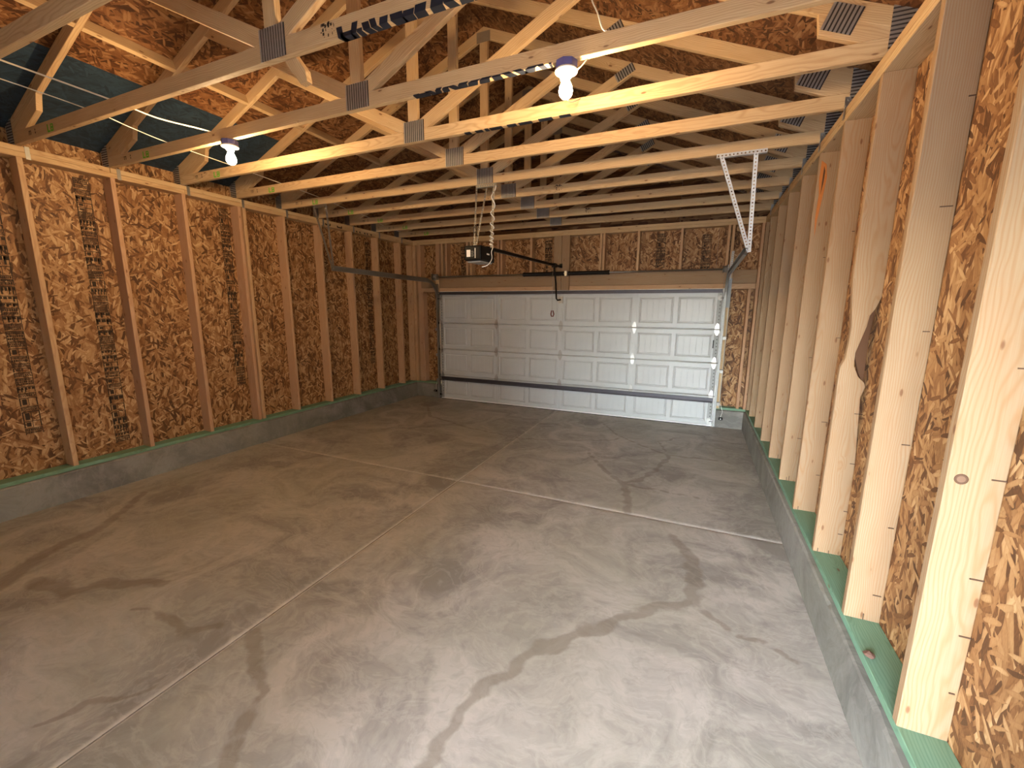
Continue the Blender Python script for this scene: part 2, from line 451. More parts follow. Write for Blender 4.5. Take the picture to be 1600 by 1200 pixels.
def slab(x0, x1, y0, y1):
    st = .02; nx = int((x1-x0)/st)+1; ny = int((y1-y0)/st)+1
    xs = np.linspace(x0, x1, nx); ys = np.linspace(y0, y1, ny)
    X, Y = np.meshgrid(xs, ys); Xf, Yf = X.ravel(), Y.ravel()
    # tooled edge: rounds down at the joint
    e = np.minimum(np.minimum(Xf-x0, x1-Xf), np.minimum(Yf-y0, y1-Yf))
    Z = -.006*np.clip(1-e/.012, 0, 1)
    co = np.stack([Xf-x0, Yf-y0, Z], 1)
    i = np.arange(nx*ny).reshape(ny, nx)
    q = np.stack([i[:-1,:-1], i[:-1,1:], i[1:,1:], i[1:,:-1]], -1).reshape(-1, 4)
    n = len(co)
    sk = [(0,0),(x1-x0,0),(x1-x0,y1-y0),(0,y1-y0)]
    ex = [(a,b,-.006) for a,b in sk]+[(a,b,-.10) for a,b in sk]
    verts = np.vstack([co, np.array(ex)])
    faces = [tuple(r) for r in q.tolist()]
    for a in range(4):
        b = (a+1) % 4; faces.append((n+a, n+4+a, n+4+b, n+b))
    faces.append((n+4, n+7, n+6, n+5))
    m = bpy.data.meshes.new('slab'); m.from_pydata(verts.tolist(), [], faces); m.update()
    m.materials.append(M_floor)
    ca = m.color_attributes.new('stain', 'FLOAT_COLOR', 'POINT')
    s = np.concatenate([stain_at(Xf, Yf), np.zeros(8)])
    c = np.ones((len(verts), 4), np.float32); c[:,0] = s; c[:,1] = 0; c[:,2] = 0
    ej = np.full_like(Xf, 9.)
    for lim, arr in ((x0, Xf), (x1, Xf)):
        if abs(lim-JX) < .1: ej = np.minimum(ej, abs(arr-lim))
    for lim, arr in ((y0, Yf), (y1, Yf)):
        if abs(lim-JY) < .1: ej = np.minimum(ej, abs(arr-lim))
    c[:len(Xf),1] = np.clip(1.0-ej/.017, 0, 1)
    ca.data.foreach_set('color', c.ravel())
    sm = np.ones(len(m.polygons), bool); sm[-5:] = False; m.polygons.foreach_set('use_smooth', sm)
    return link('slab', m, floor, (x0, y0, 0))
g = .004; JX, JY = .05, -3.46
for a, b in ((-2.99, JX-g), (JX+g, 2.99)):
    for c, d in ((YN+.02, JY-g), (JY+g, .25)): slab(a, b, c, d)
box('slab_bed', (-3.0, YN+.01, -.2), (3.0, .27, -.012), M_base, floor)

# ------------------------------------------------------------------ curbs (concrete stem wall)
def curb(name, axis, a0, a1, inner, outer, parent, rough=.004):
    """axis 'y': runs along y from a0 to a1, face at x=inner, back at x=outer; axis 'x' likewise"""
    n = max(2, int(abs(a1-a0)/.05)); V, Fc = [], []
    sg = 1 if outer > inner else -1
    for i in range(n+1):
        t = a0+(a1-a0)*i/n
        j = [random.uniform(-rough, rough) for _ in range(4)]; c = .008+abs(random.gauss(0, rough))
        pr = [(inner+sg*j[0]*.3, 0-.05), (inner+sg*j[1]*.3, ZC-c), (inner+sg*c, ZC), (outer, ZC), (outer, -.05)]
        for u, z in pr: V.append((u, t, z) if axis == 'y' else (t, u, z))
    for i in range(n):
        for k in range(5):
            k2 = (k+1) % 5; Fc.append((i*5+k, i*5+k2, (i+1)*5+k2, (i+1)*5+k))
    Fc.append((0,1,2,3,4)); Fc.append(tuple(n*5+k for k in (4,3,2,1,0)))
    m = mesh(name, V, Fc, M_curb); bm = bmesh.new(); bm.from_mesh(m); bmesh.ops.recalc_face_normals(bm, faces=bm.faces); bm.to_mesh(m); bm.free()
    return link(name, m, parent, rel(parent, (0,0,0)))
# ------------------------------------------------------------------ side walls
def ink_stamp(parent, origin, eu, ev, nrm, wid, hgt, seed):
    """printed column of rules, bars and letter-like blocks, laid flat on the sheet (u across, v down)"""
    rnd = random.Random(seed); V, Fc = [], []
    def q(u0, u1, v0, v1):
        n = len(V); 
        for u, v in ((u0,v0),(u1,v0),(u1,v1),(u0,v1)): V.append(Vector(eu)*u+Vector(ev)*v+Vector(nrm)*.0012)
        for u, v in ((u0,v0),(u1,v0),(u1,v1),(u0,v1)): V.append(Vector(eu)*u+Vector(ev)*v+Vector(nrm)*.0002)
        Fc.append((n,n+1,n+2,n+3)); Fc.append((n,n+4,n+5,n+1)); Fc.append((n+2,n+6,n+7,n+3))
    v = 0
    while v < hgt:
        kind = rnd.random(); h = rnd.uniform(.03, .085)
        q(0, wid, v, v+.006); q(0, .005, v, v+h); q(wid-.005, wid, v, v+h)
        if kind < .30:           # heavy bar with blank letters left out
            k = rnd.randint(3, 5); cw = wid/k
            for i in range(k):
                q(i*cw+.002, (i+1)*cw-.004, v+.008, v+.008+h*rnd.uniform(.3,.45)); 
                if rnd.random() < .7: q(i*cw+.002, i*cw+cw*.45, v+.008, v+h-.006)
        elif kind < .75:         # two or three lines of small lettering
            rows = rnd.randint(2, 4)
            for r in range(rows):
                vv = v+.008+(h-.012)*r/rows; u = .006
                while u < wid-.012:
                    l = rnd.uniform(.004, .011)
                    q(u, u+l, vv, vv+(h-.012)/rows*.75)
                    if rnd.random() < .35: q(u, u+.003, vv, vv+(h-.012)/rows*.9)
                    u += l+rnd.uniform(.0015, .004)
        else:                    # framed box
            q(.004, .008, v, v+h); q(wid-.008, wid-.004, v, v+h); q(wid*.5-.002, wid*.5+.002, v, v+h)
            q(wid*.15, wid*.4, v+.012, v+h-.01)
        v += h+rnd.uniform(.0, .008)
    m = mesh('ink_stamp', V, Fc, M_ink)
    o = link('ink_stamp', m, parent, rel(parent, origin)); o['kind'] = 'stuff'; o['label'] = 'black printed maker stamp column'; return o

def side_wall(name, s):
    W = struct(name, (s*XW, (YN+YF)/2, 0))
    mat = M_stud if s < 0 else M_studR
    curb('curb', 'y', YN, YF+.02, s*2.965, s*(XO+.03), W)
    board('sill_plate', (s*(XW+DEP/2), YN, (ZC+ZS)/2), (s*(XW+DEP/2), YF+.13, (ZC+ZS)/2), DEP, ZS-ZC-.001, M_green, W, label='green pressure-treated sill plate')
    # plates: two members, butt jointed
    cuts = [YN, -4.03, -1.05, YF+.14] if s < 0 else [YN, -5.0, -2.15, YF+.14]
    for a, b in zip(cuts, cuts[1:]):
        board('top_plate', (s*(XW+DEP/2), a+.001, ZP+.0225), (s*(XW+DEP/2), b-.001, ZP+.0225), DEP, .044, M_wood, W)
    cuts = [YN, -4.665, -2.235, YF+.14] if s < 0 else [YN, -3.2, YF+.14]
    for a, b in zip(cuts, cuts[1:]):
        board('top_plate', (s*(XW+DEP/2), a+.002, ZP+.0675), (s*(XW+DEP/2), b-.002, ZP+.0675), DEP, .044, M_wood, W)
    ys = [(YS(k) if s < 0 else YR(k))+.019 for k in range(-4, 9)]
    for k, y in zip(range(-4, 9), ys):
        if s > 0 and k == 2:
            notched_stud(W, y-.019); continue
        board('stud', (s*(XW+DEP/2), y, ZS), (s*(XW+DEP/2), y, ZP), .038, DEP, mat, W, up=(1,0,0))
    if s < 0: board('stud', (s*(XW+DEP/2), YS(3)+.082, ZS), (s*(XW+DEP/2), YS(3)+.082, ZP), .038, DEP, mat, W, up=(1,0,0))
    # corner stud at the far end
    board('stud', (s*(XW+DEP/2), YF-.022, ZS), (s*(XW+DEP/2), YF-.022, ZP), .038, DEP, mat, W, up=(1,0,0))
    # sheathing, 4x9 sheets stood upright
    e = [-8.1, -6.88, -5.885, -4.665, -3.445, -2.225, -1.005, .16]
    for a, b in zip(e, e[1:]):
        a = max(a, YN)
        panel('sheathing_panel', (s*XO, a+.0015, ZC+.005), (0,0,1), (0,1,0), (s,0,0), 3.225-ZC, b-a-.003, .011, M_osb, W)
    box('siding', (min(s*(XO+.013), s*(XO+.03)), YN-.03, 0.0), (max(s*(XO+.013), s*(XO+.03)), .2, 3.24), M_siding, W)
    if s < 0:
        for i, (y, z1, h, wd) in enumerate([(-4.895, 2.95, 2.50, .115), (-3.60, 2.95, 2.15, .11), (-2.20, 2.95, 1.95, .11), (-1.16, 2.9, 2.1, .11), (-5.5, 2.7, 2.0, .11)]):
            ink_stamp(W, (-XO, y, z1), (0,1,0), (0,0,-1), (1,0,0), wd, h, 11+i)
        # notch blocks where trusses are strapped down
        for k in range(-2, 9):
            y = YT(k)
            V, Fc = [], []; addbox(V, Fc, (0,0,0), (.002, .03, .10)); addbox(V, Fc, (-.03,0,.098), (0,.03,.10))
            link('strap', mesh('strap', V, Fc, M_zincd), W, rel(W, (-XW+.0005, y+.045, ZP-.005)))
        # lumber grade letters on the plate between studs
        for k, c in ((5.18, 0), (5.55, 0), (6.2, 1), (6.32, 1), (6.5, 1), (6.6, 1), (6.75, 1)):
            V, Fc = [], []
            if c == 0:
                addbox(V, Fc, (0,0,0), (.0012,.10,.016)); addbox(V, Fc, (0,0,0), (.0012,.016,.03)); addbox(V, Fc, (0,.084,0), (.0012,.10,.035))
            else:
                addbox(V, Fc, (0,0,0), (.0012,.03,.018)); addbox(V, Fc, (0,.018,-.012), (.0012,.03,.018))
            o = link('stamp_letter', mesh('stamp_letter', V, Fc, M_ink), W, rel(W, (-XW, YS(0)+SP*k, ZP+.014)))
    return W
def notched_stud(W, y0):
    """stud with a wany, bark-eaten waist halfway up"""
    L = [(XW, ZS), (XW, 1.94), (XW+.004, 1.86), (XW+.006, 1.83), (XW+.014, 1.78), (XW+.024, 1.70), (XW+.026, 1.62), (XW+.016, 1.52), (XW+.002, 1.47), (XW, 1.44), (XW, ZP)]
    Rr = [(XO, ZP), (XO, 1.86), (XO-0.018, 1.80), (XO-0.039, 1.76), (XO-0.045, 1.70), (XO-0.063, 1.62), (XO-0.078, 1.55), (XO-0.075, 1.48), (XO-0.051, 1.42), (XO-0.018, 1.385), (XO-0.009, 1.36), (XO-0.024, 1.30), (XO-0.012, 1.1), (XO, .9), (XO, ZS)]
    L = [(XW, ZS), (XW, 1.44), (XW+.002, 1.47), (XW+.020, 1.52), (XW+.026, 1.62), (XW+.026, 1.70), (XW+.016, 1.80), (XW+.004, 1.92), (XW, 1.97), (XW, ZP)]
    poly = L+Rr
    poly = [(x, z) for x, z in poly]
    # local X must run up the board: rotate by 90 degrees
    prism('stud', poly, y0, .038, math.pi/2, M_studR, W, label='stud with a wany bark-eaten waist halfway up')
    # bark strip left behind the waist
    bark = [(XO-.030, 1.84), (XO-.012, 1.86), (XO-.022, 1.62), (XO-.018, 1.37), (XO-.05, 1.44), (XO-.078, 1.54), (XO-.060, 1.66)]
    prism('bark', bark, y0+.016, .02, math.pi/2, M_bark, W, label='dark bark edge')
M_bark = simple('bark', (.11, .05, .022), .9)
wl = side_wall('wall_left', -1)
wr = side_wall('wall_right', 1)

# stray nails, a knot ring and a resin streak on the right-hand studs
V, Fc = [], []
rn = random.Random(5)
for k, zs in ((-1, (2.3, 1.9, 1.5, 1.1, .8, .6)), (0, (2.62, 2.5, 2.36, 1.62, 1.27, .93, .72, .50)), (1, (2.6, 2.2, 1.7, 1.2, .8, .45)), (2, (1.2, .9, .6, .45)), (3, (2.3, 1.6, 1.0, .6)), (4, (2.2, 1.4, .7))):
    for z in zs:
        L = rn.uniform(.015, .04); x1 = XO-rn.uniform(.0, .012); addbox(V, Fc, (x1-L, YR(k)-.004, z), (x1, YR(k)-.0005, z+.004))
for k in (1, 2, 3, 4, 5):
    for i in range(rn.randint(1, 3)):
        x = XW+rn.uniform(.015, .12); addbox(V, Fc, (x, YR(k)-.003, ZS+.001), (x+.004, YR(k)-.0004, ZS+rn.uniform(.02, .05)))
o = link('nails', mesh('nails', V, Fc, simple('rusty_nail', (.10,.055,.03), .7, .3)), wr, rel(wr, (0,0,0))); o['kind'] = 'stuff'
lathe('knot', [(0,.0175),(.0015,.0175),(.0018,.0125),(.0006,.0115)], (0,-1,0), (XW+.035, YR(0)-.0002, 1.262), simple('knot_rim', (.10,.05,.025), .8), wr, 18, label='round loose knot')
lathe('knot', [(0,.0112),(.0012,.0112),(.0014,.010)], (0,-1,0), (XW+.035, YR(0)-.0002, 1.262), simple('knot_core', (.17,.095,.055), .7), wr, 18)
M_resin = simple('resin', (.50, .17, .03), .4)
prism('resin_streak', [(XW+.015,2.93),(XW+.05,2.90),(XW+.062,2.80),(XW+.05,2.66),(XW+.035,2.5),(XW+.028,2.36),(XW+.018,2.5),(XW+.024,2.68),(XW+.012,2.8)], YR(4)-.001, .0015, math.pi/2, M_resin, wr, label='orange resin streak on a stud')
prism('pitch_pocket', [(XW+.036,2.885),(XW+.046,2.85),(XW+.044,2.77),(XW+.034,2.68),(XW+.034,2.78)], YR(4)-.0022, .001, math.pi/2, M_bark, wr)

# ------------------------------------------------------------------ far wall (garage door wall)
DX0, DX1, DZ1 = -2.36, 2.54, 2.09      # opening
wb = struct('wall_back', (0, 0, 0))
curb('curb', 'x', -2.99, DX0-.03, -.03, .17, wb); curb('curb', 'x', DX1+.03, 2.99, -.03, .17, wb)
def vstud(x0, x1, z0, z1, y0=0.0, y1=DEP, name='stud', mat=None, label=None):
    return board(name, ((x0+x1)/2, (y0+y1)/2, z0), ((x0+x1)/2, (y0+y1)/2, z1), x1-x0, y1-y0, mat or M_stud, wb, up=(0,1,0), label=label)
for a, b in ((-2.992, DX0-.03), (DX1+.03, 2.992)):
    board('sill_plate', (a, .07, (ZC+ZS)/2), (b, .07, (ZC+ZS)/2), DEP, ZS-ZC-.001, M_green, wb)
for z in (ZP+.0225, ZP+.0675): board('top_plate', (-2.993, .07, z), (2.993, .07, z), DEP, .044, M_wood, wb)
# header: two plies with a lower strip
board('header', (-2.82, .019, 2.265), (2.95, .019, 2.265), .038, .19, M_studR, wb)
board('header', (-2.82, .10, 2.265), (2.95, .10, 2.265), .038, .19, M_studR, wb)
board('header_strip', (-2.82, .07, 2.128), (2.95, .07, 2.128), DEP, .078, M_stud, wb)
# jambs and door-side studs
vstud(DX0-.038, DX0, ZS, 2.088); vstud(DX1, DX1+.038, ZS, 2.088)
vstud(-2.99, -2.93, ZS, ZP, -.022, .12); vstud(-2.90, -2.82, ZS, ZP); vstud(-2.818, -2.780, ZS, 2.088); vstud(2.955, 2.99, ZS, ZP, -.022, .12)
vstud(2.86, 2.90, ZS, 2.088)
for x0, x1 in ((-2.47,-2.39), (-2.35,-2.312), (-2.26,-2.22), (-1.80,-1.762), (-1.72,-1.682), (-1.16,-1.122), (-1.10,-1.06), (-.53,-.49), (.68,.718), (.73,.768), (1.27,1.308), (1.90,1.938), (2.53,2.568), (2.585,2.623)):
    vstud(x0, x1, 2.361, ZP)
# spring pad: two planks on the face of the header
for x0, x1 in ((-.085, .055), (.058, .195)):
    board('pad_board', ((x0+x1)/2, -.02, 2.10), ((x0+x1)/2, -.02, ZP), x1-x0-.002, .038, M_studR, wb, up=(0,1,0))
board('pad_backing', (.055, .02, 2.362), (.055, .02, ZP), .26, .036, M_stud, wb, up=(0,1,0))
# vertical mounting boards outside the tracks
board('track_board', (-2.435, -.012, ZC+.02), (-2.435, -.012, 2.40), .07, .022, M_wood, wb, up=(0,1,0))
board('track_board', (2.605, -.012, ZC+.02), (2.605, -.012, 2.40), .07, .022, M_wood, wb, up=(0,1,0))
ex = [-3.14, -2.46, -1.24, -.02, 1.20, 2.42, 3.14]
for a, b in zip(ex, ex[1:]):
    lo = ZC+.005 if (a < DX0-.04 and b <= DX0) or a > DX1-.2 else None
    panel('sheathing_panel', (a+.001, DEP+.001, 2.09), (0,0,1), (1,0,0), (0,1,0), ZP+.08-2.09, b-a-.002, .011, M_osb, wb)
panel('sheathing_panel', (-3.14, DEP+.001, ZC), (0,0,1), (1,0,0), (0,1,0), 2.088-ZC, DX0-.001+3.14, .011, M_osb, wb)
panel('sheathing_panel', (DX1+.001, DEP+.001, ZC), (0,0,1), (1,0,0), (0,1,0), 2.088-ZC, 3.14-DX1, .011, M_osb, wb)
for i, (x, z1, h) in enumerate([(-1.99, 2.93, .5), (-.30, 2.95, .55), (1.55, 2.95, .5), (2.20, 2.9, .5)]):
    ink_stamp(wb, (x, DEP, z1), (1,0,0), (0,0,-1), (0,-1,0), .13, h, 31+i)
box('siding', (-3.2, DEP+.015, -.1), (DX0, DEP+.03, 3.2), M_siding, wb)
box('siding', (DX1, DEP+.015, -.1), (3.2, DEP+.03, 3.2), M_siding, wb)
box('siding', (DX0, DEP+.015, 2.09), (DX1, DEP+.03, 3.2), M_siding, wb)
# gable: sheathing and siding as a triangle, with vertical nailers
gp = [(-3.2, ZP+.085), (3.2, ZP+.085), (3.2, zt(3.2)), (XC, ZT0), (-3.2, zt(-3.2))]
for x0, x1 in ((-3.2,-1.8), (-1.8,-.58), (-.58,.64), (.64,1.86), (1.86,3.2)):
    pl = clip(clip(gp, -1, 0, -x0-.001), 1, 0, x1-.001)
    prism('gable_panel', pl, DEP+.012, .011, math.pi/2, M_osbroof, wb)
prism('gable_siding', gp, DEP+.026, .02, 0, M_siding, wb)

# ------------------------------------------------------------------ rear wall behind the camera, with the open doorway the daylight comes through
we = struct('wall_rear', (0, YN, 0))
OX0, OX1, OZ = 1.25, 2.80, 2.30
def rpanel(x0, x1, z0, z1):
    panel('sheathing_panel', (x0+.001, YN-.131, z0), (0,0,1), (1,0,0), (0,-1,0), z1-z0, x1-x0-.002, .011, M_osb, we)
for a, b in ((-3.14,-1.92), (-1.92,-.7), (-.7,.52), (.52,OX0)): rpanel(a, b, 0, ZP+.09)
rpanel(OX1, 3.14, 0, ZP+.09); rpanel(OX0, OX1, OZ, ZP+.09)
for x in (-2.7,-2.09,-1.48,-.87,-.26,.35,.96): board('stud', (x, YN-.06, .04), (x, YN-.06, ZP), .038, DEP*.9, M_stud, we, up=(0,1,0))
box('jamb', (OX0-.022, YN-.34, 0), (OX0-.001, YN+.005, OZ), M_wood, we); box('jamb', (OX1+.001, YN-.34, 0), (OX1+.022, YN+.005, OZ), M_wood, we)  # jambs made extra deep outward to keep daylight off the left floor
box('jamb', (OX0-.022, YN-.34, OZ+.001), (OX1+.022, YN+.005, OZ+.022), M_wood, we)
for x in (OX0-.045, OX1+.045): board('stud', (x, YN-.06, .04), (x, YN-.06, ZP), .038, DEP*.9, M_stud, we, up=(0,1,0))
for z in (ZP+.0225, ZP+.0675): board('top_plate', (-2.993, YN-.06, z), (2.993, YN-.06, z), DEP*.9, .044, M_wood, we)
board('header', (OX0-.04, YN-.06, OZ+.07), (OX1+.04, YN-.06, OZ+.07), DEP*.9, .14, M_stud, we)
prism('gable_panel', gp, YN-.15, .03, 0, M_osbroof, we)
for a, b, c, d in ((-3.2, OX0, -.1, 3.2), (OX1, 3.2, -.1, 3.2), (OX0, OX1, OZ, 3.2)):
    box('siding', (a, YN-.165, c), (b, YN-.145, d), M_siding, we)
gr = bpy.data.objects.new('ground', mesh('ground', [(-25,-30,-.12),(25,-30,-.12),(25,YN-.1,-.12),(-25,YN-.1,-.12)], [(0,1,2,3)], M_ground)); COL.objects.link(gr); gr['kind'] = 'structure'
sky_block = struct('sky_block_wall', (3.7, -11, -.1))  # unseen outside wall, added to block sky and darken the left floor
box('siding', (3.25, -14.5, -.12), (3.5, YN-.5, 5.2), simple('sky_block_grey', (.34, .33, .32), .8), sky_block)  # the added slab that stands in the way of the sky

# ------------------------------------------------------------------ ceiling: roof sheathing and blocking
ce = struct('ceiling', (XC, -3.6, ZT0))
cosr = 1/math.sqrt(1+SL*SL); sinr = SL*cosr
for s in (-1, 1):
    rows = [0, 1.127, 2.254, 3.36]
    for ri in range(3):
        x0, x1 = rows[ri], rows[ri+1]
        ys = [-8.31, -5.87, -3.43, -.99, .2] if ri != 1 else [-8.4, -7.09, -4.65, -2.21, .2]
        for a, b in zip(ys, ys[1:]):
            a = max(a, YN-.14)
            if b <= a+.05: continue
            blue = (s < 0 and ri == 2 and b < -3.0)
            org = Vector((XC+s*x0, a+.001, ZT0-SL*x0+.001))
            ey = Vector((s*cosr, 0, -sinr))
            nr = Vector((s*sinr, 0, cosr))
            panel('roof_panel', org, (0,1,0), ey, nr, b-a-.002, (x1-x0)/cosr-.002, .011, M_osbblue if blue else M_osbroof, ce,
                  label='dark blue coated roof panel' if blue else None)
    # roofing over the sheathing
    V = [Vector((XC, YN-.17, ZT0+.014)), Vector((XC, .2, ZT0+.014)), Vector((XC+s*3.4, .2, ZT0+.014-SL*3.4)), Vector((XC+s*3.4, YN-.17, ZT0+.014-SL*3.4))]
    V += [v+Vector((0,0,.02)) for v in V]
    m = mesh('roofing', V, [(0,1,2,3),(7,6,5,4),(0,4,5,1),(1,5,6,2),(2,6,7,3),(3,7,4,0)], M_siding)
    link('roofing', m, ce, rel(ce, (0,0,0)))
for k in range(-4, 8):
    x = -1.85; z = zt(x)-.05
    board('blocking', (x, YT(k)+.039, z), (x, YT(k+1)-.001, z), .036, .088, M_wood, ce, up=(-sinr, 0, cosr))

# ------------------------------------------------------------------ trusses
TH = .038
def plate_mesh(wd, h, vertical=True):
    key = ('pl', round(wd,3), round(h,3), vertical)
    if key in _bc: return _bc[key]
    V, Fc = [], []; addbox(V, Fc, (-wd/2, -.0008, -h/2), (wd/2, 0, h/2)); nb = len(Fc)
    n = max(3, int((wd if vertical else h)/.019))
    for i in range(n):
        if vertical:
            x0 = -wd/2+wd*i/n; x1 = x0+wd/n*.60; addbox(V, Fc, (x0, -.0035, -h/2), (x1, -.0008, h/2))
        else:
            z0 = -h/2+h*i/n; z1 = z0+h/n*.55; addbox(V, Fc, (-wd/2, -.0035, z0), (wd/2, -.0008, z1))
    m = mesh('truss_plate', V, Fc, [M_slot, M_plate])
    mi = [0]*nb+[1]*(len(Fc)-nb); m.polygons.foreach_set('material_index', mi); _bc[key] = m; return m
def tplate(parent, x, z, y, wd, h, ang=0, vertical=True):
    return link('truss_plate', plate_mesh(wd, h, vertical), parent, rel(parent, (x, y-.0003, z)), (0, -ang, 0))
M_peak = zinc('brown_plate', (.34, .27, .19), .6, .3)  # plain brown steel tone for the peak plates
KW = .0445; ZBC = ZT+.089
def truss(k, label, cat='truss'):
    y = YT(k); T = thing('roof_truss', label, cat, (XC, y, ZT), 'roof trusses')
    prism('bottom_chord', [(-XO+.004, ZT), (XO-.004, ZT), (XO-.004, ZBC), (-XO+.004, ZBC)], y, TH, 0, M_wood, T, 'bc')
    for s in (-1, 1):
        sx = lambda d: XC+s*d
        E_ = (XO-.004)-s*XC
        xe = XC+s*E_
        # top chord
        z0 = max(ZBC, zb(xe))
        pts = [(XC, ZB0), (XC, ZT0), (xe, zt(xe)), (xe, zb(xe))]
        pts = clip(pts, 0, -1, -ZBC)
        prism('top_chord', pts, y, TH, -s*math.atan(SL), M_wood, T, ('tc', s))
        # slider under the heel
        xi = -2.53 if s < 0 else 2.69
        wv = .0965
        pts = [(xi, zb(xi)), (xe, zb(xe)), (xe, zb(xe)-wv), (xi-s*.0, zb(xi)-wv)]
        if s < 0: pts[3] = (xi+.0-.035, zb(xi-.035)-wv)
        else: pts[3] = (xi+.012, zb(xi+.012)-wv)
        pts = clip(pts, 0, -1, -ZBC)
        prism('heel_slider', pts, y, TH, -s*math.atan(SL), M_wood, T, ('sl', s))
        # web
        P0 = Vector((XC+s*(KW+.055), ZBC+.035)); P1 = Vector((XC+s*1.42, zb(XC+s*1.42)))
        d = (P1-P0).normalized(); nn = Vector((-d[1], d[0]))*.0445
        a0, a1 = P0-d*.5, P1+d*.5
        pts = [tuple(a0+nn), tuple(a1+nn), tuple(a1-nn), tuple(a0-nn)]
        pts = clip(pts, 0, -1, -ZBC)                       # above bottom chord
        pts = clip(pts, -s, 0, -(s*XC+KW))                 # outside king post
        pts = clip(pts, s*SL, 1, ZB0+SL*s*XC)              # below top chord
        prism('web', pts, y, TH, math.atan2(d[1], d[0]) if s > 0 else math.atan2(-d[1], -d[0]), M_wood, T, ('wb', s))
        if s > 0: tplate(T, P1[0]-s*.005, P1[1]+.005, y, .17, .075, math.atan2(d[1], d[0]))
        tplate(T, s*3.062, 3.20, y, .10, .24, 0, False)
        xs_ = s*2.80
        if s > 0: tplate(T, xs_, zb(xs_), y, .15, .13, -s*math.atan(SL))
    kp = [(XC-KW, ZBC), (XC+KW, ZBC), (XC+KW, zb(XC+KW)), (XC, ZB0), (XC-KW, zb(XC-KW))]
    prism('king_post', kp, y, TH, math.pi/2, M_wood, T, 'kp')
    tplate(T, XC+.01, ZT+.078, y, .19, .152)
    box('peak_plate', (XC-.075, y-.002, ZT0-.14), (XC+.075, y-.0002, ZT0-.045), M_peak, T)
    # crayon mark near the left end
    V, Fc = [], []
    addbox(V, Fc, (0,0,0), (.012,.0012,.055)); addbox(V, Fc, (0,0,0), (.04,.0012,.010))
    addbox(V, Fc, (.05,0,0), (.06,.0012,.05)); addbox(V, Fc, (.05,0,.0), (.09,.0012,.010)); addbox(V, Fc, (.05,0,.022), (.085,.0012,.032)); addbox(V, Fc, (.05,0,.045), (.08,.0012,.052)); addbox(V, Fc, (.08,0,.0), (.09,.0012,.05))
    key = 'cray'
    if key not in _bc: _bc[key] = mesh('crayon_mark', V, Fc, M_crayon)
    o = link('crayon_mark', _bc[key], T, rel(T, (-2.44, y-.0013, ZT+.008))); o['kind'] = 'stuff'
    if k == 0: o['label'] = 'faded green crayon mark'
    V, Fc = [], []
    for x in (0, .016, .032): addbox(V, Fc, (x,0,0), (x+.004,.001,.03))
    addbox(V, Fc, (0,0,.026), (.03,.001,.03)); addbox(V, Fc, (.10,0,0), (.110,.001,.012)); addbox(V, Fc, (.10,0,.02), (.108,.001,.034))
    key = 'gst'
    if key not in _bc: _bc[key] = mesh('grade_stamp', V, Fc, M_ink)
    link('grade_stamp', _bc[key], T, rel(T, (-2.74, y-.0011, ZT+.03)))['kind'] = 'stuff'
    return T
LAB = {-4: 'roof truss against the rear wall, behind the camera', -3: 'roof truss directly above the camera, outside the photo', -2: 'roof truss overhead beside the blue roof panels, out at the top of the photo',
 -1: 'roof truss crossing only the top left corner of the photo',
 0: 'roof truss with large blurry black paint dashes and a grade stamp along its bottom chord',
 1: 'roof truss that both lit bulbs hang under, black dashes below its chord',
 2: 'roof truss just beyond the two lit bulbs, thin black line under its chord',
 3: 'plain roof truss between the bulbs and the opener, one nearer than the opener hanger',
 4: 'roof truss that the opener and the perforated track hangers are screwed to',
 5: 'first roof truss beyond the opener hanger', 6: 'second roof truss beyond the opener hanger',
 7: 'roof truss second nearest to the garage door wall', 8: 'roof truss nearest to the garage door wall'}
TR = {k: truss(k, LAB[k]) for k in range(-4, 9)}
# painted dashes
def dashes(k, items, lo_face):
    T = TR[k]; y = YT(k); V, Fc = [], []
    for (x0, x1, h, sl) in items:
        n = len(V)
        if lo_face:   # on the near face
            for (x, z) in ((x0, 0), (x1, 0), (x1+sl, h), (x0+sl, h)): V.append((x, y-.0012, ZT+z))
            for (x, z) in ((x0, 0), (x1, 0), (x1+sl, h), (x0+sl, h)): V.append((x, y-.0002, ZT+z))
            Fc += [(n,n+1,n+2,n+3),(n,n+4,n+5,n+1),(n+1,n+5,n+6,n+2),(n+2,n+6,n+7,n+3),(n+3,n+7,n+4,n)]
            n = len(V)
        for (x, yy) in ((x0, -.001), (x1, -.001), (x1-sl, TH), (x0-sl, TH)): V.append((x, y+yy, ZT-.0012))
        for (x, yy) in ((x0, -.001), (x1, -.001), (x1-sl, TH), (x0-sl, TH)): V.append((x, y+yy, ZT-.0002))
        Fc += [(n,n+1,n+2,n+3),(n,n+4,n+5,n+1),(n+1,n+5,n+6,n+2),(n+2,n+6,n+7,n+3),(n+3,n+7,n+4,n)]
    m = mesh('paint_marks', V, Fc, M_spray)
    o = link('paint_marks', m, T, rel(T, (0,0,0))); o['label'] = 'black paint dashes'; o['kind'] = 'stuff'
dashes(0, [(.51,.545,.045,-.01), (.525,.60,.016,.0), (.59,.625,.045,.01), (.628,.66,.012,0), (.668,.71,.030,-.01), (.715,.75,.034,-.012), (.763,.81,.028,.004), (.83,.90,.026,-.006), (.895,.955,.022,.006), (.96,1.02,.030,.006), (1.045,1.11,.032,.006), (1.115,1.165,.028,-.01), (1.19,1.25,.030,.006), (1.255,1.33,.028,.008)], True)
